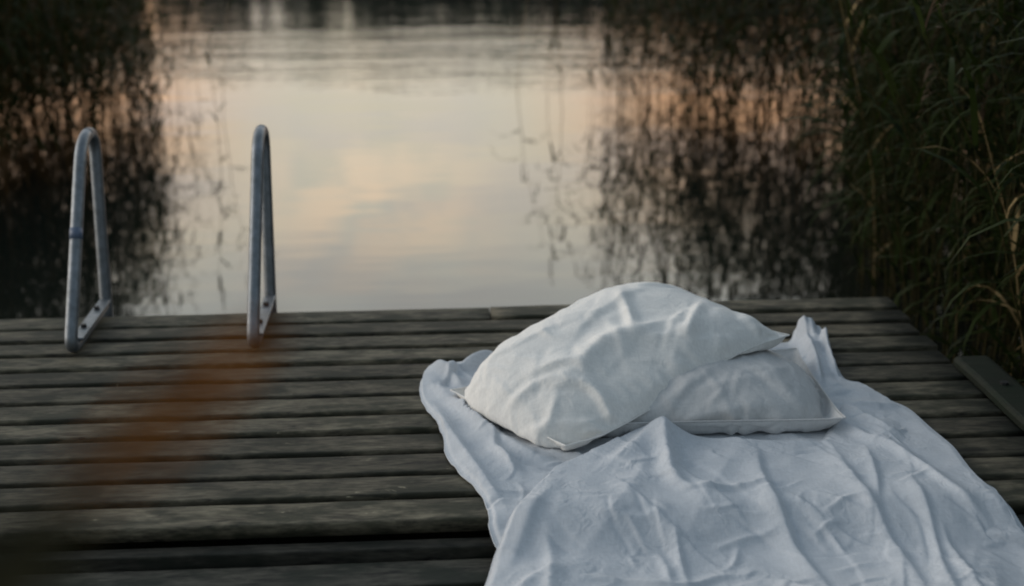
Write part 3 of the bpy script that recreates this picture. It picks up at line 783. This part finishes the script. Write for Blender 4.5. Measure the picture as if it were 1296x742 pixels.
GQ = lambda *pp: G(*pp, z=QZ)
for pts, am, w1, w2 in (
        ([(838, 545), (845, 580), (850, 605), (880, 622)], 0.040, 0.035, 0.030), ([(770, 590), (800, 570), (832, 545)], 0.022, 0.03, 0.05),
        ([(700, 612), (668, 650), (640, 690)], 0.018, 0.03, 0.04),
        ([(868, 620), (900, 616), (950, 612), (985, 606)], 0.016, 0.030, 0.012),
        ([(958, 565), (962, 600), (990, 640), (1020, 680), (1060, 725)], 0.024, 0.016, 0.050),
        ([(730, 700), (790, 704), (845, 712), (880, 708), (905, 698), (945, 694)], 0.020, 0.035, 0.012),
        ([(940, 706), (985, 704), (1030, 722), (1090, 742)], 0.022, 0.014, 0.035),
        ([(855, 650), (862, 680), (872, 708)], 0.014, 0.012, 0.018), ([(830, 665), (845, 690), (850, 710)], 0.010, 0.018, 0.012), ([(875, 710), (880, 730), (895, 750)], 0.016, 0.014, 0.024),
        ([(905, 664), (945, 656), (985, 650)], 0.012, 0.020, 0.010), ([(935, 660), (932, 680), (915, 690)], 0.010, 0.014, 0.010),
        ([(1060, 520), (1090, 548), (1130, 560), (1180, 596), (1250, 640)], 0.026, 0.040, 0.020), ([(1072, 505), (1105, 530), (1150, 548)], 0.020, 0.020, 0.030),
        ([(1050, 555), (1075, 600), (1110, 635), (1150, 680), (1180, 730)], 0.018, 0.018, 0.04), ([(1095, 560), (1110, 600), (1112, 630)], 0.014, 0.014, 0.026),
        ([(1150, 600), (1185, 650), (1195, 690), (1225, 742)], 0.018, 0.016, 0.035), ([(1040, 640), (1080, 622), (1110, 634)], 0.008, 0.012, 0.012),
        ([(1060, 690), (1110, 680), (1150, 690)], 0.009, 0.012, 0.016), ([(1190, 640), (1225, 690), (1262, 742)], 0.014, 0.014, 0.03),
        ([(690, 650), (700, 690), (690, 740)], 0.016, 0.03, 0.02), ([(640, 742), (670, 700), (720, 690)], 0.012, 0.02, 0.03),
        ([(760, 640), (800, 650), (840, 640)], 0.010, 0.02, 0.03), ([(760, 742), (800, 728), (850, 738)], 0.014, 0.02, 0.03)):
    hq += crease(x, y, GQ(*pts), am*0.62, w1*0.6, w2*0.7)
bp = ground(838, 566); hq += hill(x, y, (bp.x, bp.y-0.02), 0.05, 0.06, 0.035)
hq = np.maximum(hq, 0.016+0.004*vn(x*25, y*25, 4))
t_ = np.clip(ed/0.022, 0, 1); hq = 0.013+(hq-0.013)*(0.25+0.75*np.sqrt(t_*(2-t_)))
hq = np.minimum(hq, np.maximum(pill_under(x, y), 0.013))
Qs = soft(np.concatenate([Q2, (hq+deck_z(x, y))[..., None]], -1), 1)
qt = empty('quilt', (0.7, 2.4, 0)); tag(qt, 'white linen quilt with soft creases pulled up to the pillows', 'quilt')
cloth_obj('cover', Qs, M_linen, qt, qt.location, 0.003)
def hem(P, parent, rad, mat):
    ring = list(P[0, :-1])+list(P[:-1, -1])+list(P[-1, :0:-1])+list(P[:0:-1, 0]); o3 = np.array(parent.location)
    mb = MB(); mb.tube([Vector(p-o3)-Vector((0, 0, rad*0.6)) for p in ring[::2]], rad, 6, closed=True); mb.build('hem', mat, parent, smooth=True)
hem(Ssh, bs, 0.0022, M_linen); hem(Qs, qt, 0.0028, M_linen)

# ------------------------------------------------------------------ reeds
def blade(base, az, ln, wd, rise, droop, nseg=6):
    """one leaf: leaves the stem upwards, bends over"""
    v = []; a = rise; p = Vector(base); st = ln/nseg
    side = Vector((-math.sin(az), math.cos(az), 0))
    for i in range(nseg+1):
        t_ = i/nseg; wv = wd*(0.55+0.45*min(1, t_*4))*(1-t_)**0.75+0.0006
        d = Vector((math.cos(az)*math.cos(a), math.sin(az)*math.cos(a), math.sin(a)))
        s_ = side+Vector((0, 0, 0.25*math.sin(i*1.1+az)))
        v += [p-s_*wv*0.5, p+s_*wv*0.5]
        p = p+d*st; a -= droop/nseg*(0.4+1.2*t_)
    return v, [(2*i, 2*i+1, 2*i+3, 2*i+2) for i in range(nseg)]
def reed_meshes(hh, seed, lean, nleaf, lmax, plume=False, rad=0.0027, lw=(.018, .034), rise=(0.1, 1.15), start=0.24):
    rs = random.Random(seed); U = rs.uniform
    la = U(0, 6.28)
    pts = []
    for i in range(8):
        t_ = i/7; o_ = lean*hh*t_**1.8
        pts.append(Vector((math.cos(la)*o_+0.006*math.sin(i*2+seed), math.sin(la)*o_+0.006*math.cos(i*1.7+seed), hh*t_)))
    sm = MB(); sm.tube(pts, [rad*(1-0.6*i/7) for i in range(8)], 4, caps=False)
    lm = MB()
    def at(t_):
        q = t_*7; i = min(6, int(q)); return pts[i].lerp(pts[i+1], q-i)
    base_az = U(0, 6.28)
    for k in range(nleaf):
        t_ = start+(0.98-start)*(k+U(-.25, .25))/max(1, nleaf-1); t_ = min(0.99, max(0.1, t_))
        lm.add(*blade(at(t_), base_az+k*2.6+U(-.6, .6), lmax*U(.6, 1.1)*(0.75+0.35*math.sin(t_*3)), U(*lw), U(*rise), U(1.3, 3.4)))
    pm = None
    if plume:
        pm = MB(); top = pts[-1]; aa = U(0, 6.28)
        for k in range(16):
            b_ = top+Vector((math.cos(aa)*0.008*k*0.4, math.sin(aa)*0.008*k*0.4, 0.012*k))
            pm.add(*blade(b_, aa+U(-.9, .9), U(.05, .10), U(.006, .010), U(0.5, 1.3), U(.8, 2.0), 3))
    return sm, lm, pm
protos = []
for i in range(14):
    hh = [1.1, 1.3, 1.45, 1.6, 1.75, 1.9, 2.05][i % 7]
    protos.append((hh, reed_meshes(hh, 100+i, random.uniform(0.04, 0.24), random.randint(8, 12), random.uniform(0.28, 0.46), i % 3 == 0)))
near_protos = []
for i in range(12):
    hh = [1.2, 1.5, 1.8, 2.0][i % 4]
    near_protos.append((hh, reed_meshes(hh, 300+i, random.uniform(0.08, 0.34), random.randint(9, 13), random.uniform(0.36, 0.52), i % 4 == 0, 0.0040, (.014, .026), (0.3, 1.2), 0.12)))
mesh_cache = {}
def reed_thing(plist, i, loc, rz, s, label, group, dry=False):
    key = (id(plist), i, dry)
    if key not in mesh_cache:
        sm, lm, pm = plist[i][1]
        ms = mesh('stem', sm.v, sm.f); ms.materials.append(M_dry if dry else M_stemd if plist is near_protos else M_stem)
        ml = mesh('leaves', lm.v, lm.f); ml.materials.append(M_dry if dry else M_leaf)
        mp = None
        if pm: mp = mesh('plume', pm.v, pm.f); mp.materials.append(M_plume)
        mesh_cache[key] = (ms, ml, mp)
    ms, ml, mp = mesh_cache[key]
    r_ = empty('reed', loc, rz); r_.scale = (s, s, s)
    for nm, me in (('stem', ms), ('foliage', ml), ('plume', mp)):
        if me is None: continue
        o = bpy.data.objects.new(nm, me); col.objects.link(o); o.parent = r_
    tag(r_, label, 'reed', group); return r_
def reed_mass(name, spots, label, plist, stem=None):
    vs_, fs_, ms_ = [], [], []; off = 0
    cache = []
    for hh, (sm, lm, pm) in plist:
        cache.append([(np.array(m_.v), np.array(m_.f), mi) for m_, mi in ((sm, 0), (lm, 1), (pm, 2)) if m_])
    for (i, x, y, z, rz, s) in spots:
        c, sn = math.cos(rz), math.sin(rz); Rm = np.array([[c, -sn, 0], [sn, c, 0], [0, 0, 1]])*s
        for v, f, mi in cache[i]:
            vs_.append(v@Rm.T+np.array([x, y, z])); fs_.append(f+off); off += len(v); ms_.append(np.full(len(f), mi, np.int32))
    me = fast_mesh(name, np.concatenate(vs_), np.concatenate(fs_))
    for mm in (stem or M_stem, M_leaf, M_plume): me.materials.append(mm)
    mi = np.concatenate(ms_)
    if len(mi) == len(me.polygons): me.polygons.foreach_set('material_index', mi)
    o = link(name, me); return tag(o, label, 'reeds', kind='stuff')

# right bed, far side: stands in the water, thin at its open edge
rr_ = random.Random(5)
spots = []
def right_edge(y): return 1.34+0.16*math.sin(y*1.7)+0.03*(y-9)
n_ind = 0
for k in range(820):
    y = rr_.uniform(7.6, 12.5); e = right_edge(y)+max(0, 8.2-y)*0.75
    x = e-0.12+abs(rr_.gauss(0, 1))*1.7+rr_.random()*0.35
    if x > 6: continue
    d = x-e
    i = rr_.randrange(len(protos)); s = rr_.uniform(0.8, 1.05)*(0.72+0.28*min(1, max(0, d)/1.2))
    if d < 0.6 and n_ind < 70:
        if rr_.random() < 0.45: continue
        reed_thing(protos, i, (x, y, WZ-0.05), rr_.uniform(0, 6.28), s, 'slender reed in the thin open fringe of the right-hand reed bed', 'reeds fringing the right bed'); n_ind += 1
    else: spots.append((i, x, y, WZ-0.05, rr_.uniform(0, 6.28), s))
reed_mass('reed_bed', spots, 'dense dark reed bed standing in the water beyond the bedding', protos)
# right bed, near side: thick, beside the jetty
spots = []; n_ind = 0
for k in range(1500):
    y = rr_.uniform(2.6, 8.4); x = 1.72+max(0, 5.2-y)*0.02+rr_.random()**1.3*3.6
    if y > 5.4: x += (y-5.4)*0.26
    d = x-1.72-max(0, y-5.4)*0.26; i = rr_.randrange(len(near_protos)); s = rr_.uniform(0.75, 1.1)
    z = -0.45+0.08*max(0, d-0.6)
    if d < 0.5 and n_ind < 70:
        reed_thing(near_protos, i, (x, y, z), rr_.uniform(0, 6.28), s, 'leafy reed crowding close beside the right edge of the jetty', 'reeds beside the jetty'); n_ind += 1
    else: spots.append((i, x, y, z, rr_.uniform(0, 6.28), s))
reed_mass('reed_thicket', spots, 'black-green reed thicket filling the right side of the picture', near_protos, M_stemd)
# pale dry ones leaning in the thicket
for k in range(26):
    y = rr_.uniform(3.6, 8.2); x = 1.75+rr_.random()*1.1+max(0, y-5.4)*0.26
    reed_thing(near_protos, rr_.randrange(len(near_protos)), (x, y, -0.45), rr_.uniform(0, 6.28), rr_.uniform(0.6, 0.95), 'pale dry reed leaning in the dark right-hand thicket', 'dry reeds in the thicket', dry=True)
# left bed
spots = []; n_ind = 0
for k in range(1300):
    y = rr_.uniform(6.2, 12.0); e = -1.62-0.22*math.sin(y*1.3)-max(0, 8.6-y)*0.40
    x = e-abs(rr_.gauss(0, 1))*1.3-rr_.random()*0.6
    d = e-x
    i = rr_.randrange(len(protos)); s = rr_.uniform(0.8, 1.1)*(0.62+0.38*min(1, d/1.1))
    if d < 0.75 and n_ind < 80:
        if rr_.random() < 0.5: continue
        reed_thing(protos, i, (x, y, WZ-0.05), rr_.uniform(0, 6.28), s, 'slender reed in the thin open fringe of the left-hand reed bed', 'reeds fringing the left bed'); n_ind += 1
    else: spots.append((i, x, y, WZ-0.05, rr_.uniform(0, 6.28), s))
reed_mass('reed_bed', spots, 'dense dark reed bed standing in the water behind the ladder', protos)
# stragglers out in open water
for x, y, i, s, l in ((0.72, 11.2, 1, 1.0, 'lone thin reed in open water, innermost before the right-hand bed'), (0.93, 10.9, 2, 0.95, 'thin reed between the lone reed and the right-hand bed'),
                      (-1.45, 10.2, 1, 0.95, 'lone thin reed in open water above the right handrail'), (-1.72, 9.4, 0, 1.0, 'lone thin reed in open water between the two handrails'), (-1.30, 8.9, 0, 0.85, 'short thin reed in open water just left of the right handrail'), (-1.58, 8.3, 0, 0.8, 'low leafy reed nearest the jetty between the two handrails'),
                      (-1.92, 8.8, 1, 0.9, 'leafy reed standing just right of the left handrail'), (-1.78, 10.0, 2, 0.85, 'tall leafy reed at the open corner of the left-hand bed'),
                      (0.98, 10.2, 0, 1.0, 'short thin reed nearest the open fringe of the right-hand bed')):
    reed_thing(protos, i, (x, y, WZ-0.05), rr_.uniform(0, 6.28), s, l, None)
# shrubs added on the right bank to block sky glow between the reeds
mb = MB()
for k in range(9000):
    x = rr_.uniform(4.6, 8.0); y = rr_.uniform(1.5, 14.0); hmax = 2.4+1.2*mnoise.noise(Vector((x, y*0.6, 0)))
    if y > 10.5 and x < 5.5: continue
    z = -0.3+rr_.random()*hmax; a = rr_.uniform(0, 6.28); q = rr_.uniform(0.07, 0.16); b_ = rr_.uniform(-1, 1)
    c, s_ = math.cos(a)*q, math.sin(a)*q
    mb.add([(x-c, y-s_, z-q*b_), (x+s_*0.5, y-c*0.5, z), (x+c, y+s_, z+q*b_), (x-s_*0.5, y+c*0.5, z+0.02)], [(0, 1, 2, 3)])
tag(mb.build('screening', M_bush), 'dark leafy undergrowth added on the bank to block sky glow between the reeds', 'screening', kind='stuff')

# a rusty autumn stalk close in front of the lens, well out of focus
def at_depth(px, py, dep):
    d = rt*((px-648)/1800) - up*((py-371)/1800) + fw
    return Vector((0, 0, CAM_H))+d*dep
st = empty('autumn_stalk', (-1.38, 0.25, WZ-0.1)); tag(st, 'rust brown autumn stalk blurred close to the viewer at left', 'plant')
inv = Matrix.Translation(-st.location)
p_tip = at_depth(345, 415, 0.37); p_mid = at_depth(215, 515, 0.345); p_low = at_depth(70, 650, 0.33); p_out = at_depth(-160, 880, 0.32)
pts = [st.location.copy(), Vector((-1.2, 0.26, 0.15)), Vector((-0.75, 0.30, 0.66)), p_out, p_low, p_mid]
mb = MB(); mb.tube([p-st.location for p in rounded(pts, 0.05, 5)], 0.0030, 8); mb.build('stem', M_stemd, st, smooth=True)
def ribbon(ps, wd, mt=None):
    v = []; side = (rt*0.6-up*0.72-fw*0.2).normalized()
    n = len(ps)
    for i, p in enumerate(ps):
        ww = wd*math.sin(math.pi*min(0.97, 0.12+0.86*i/(n-1)))**0.8
        v += [p-side*ww*0.5-st.location, p-st.location+fw*ww*0.15, p+side*ww*0.5-st.location]
    f = []
    for i in range(n-1): f += [(3*i, 3*i+1, 3*i+4, 3*i+3), (3*i+1, 3*i+2, 3*i+5, 3*i+4)]
    return v, f
mb = MB(); mb.add(*ribbon([p_low.lerp(p_mid, 0.15)*(1-k/9)+p_tip*(k/9) for k in range(10)], 0.0145)); mb.build('leaf', M_rust, st, smooth=True)
M_olive = leaf_mat('olive_dimming_leaf', (0.020, 0.018, 0.006), (0.045, 0.036, 0.012), 0.2)  # olive leaves added near the lens to darken the lower left corner
for (q0, q1, wl) in (((-150, 800, 0.32), (190, 570, 0.36), 0.012), ((-140, 930, 0.31), (100, 680, 0.33), 0.014)):
    a_, b_ = at_depth(*q0), at_depth(*q1)
    mb = MB(); mb.add(*ribbon([a_*(1-k/9)+b_*(k/9) for k in range(10)], wl)); mb.build('leaf', M_olive, st, smooth=True)
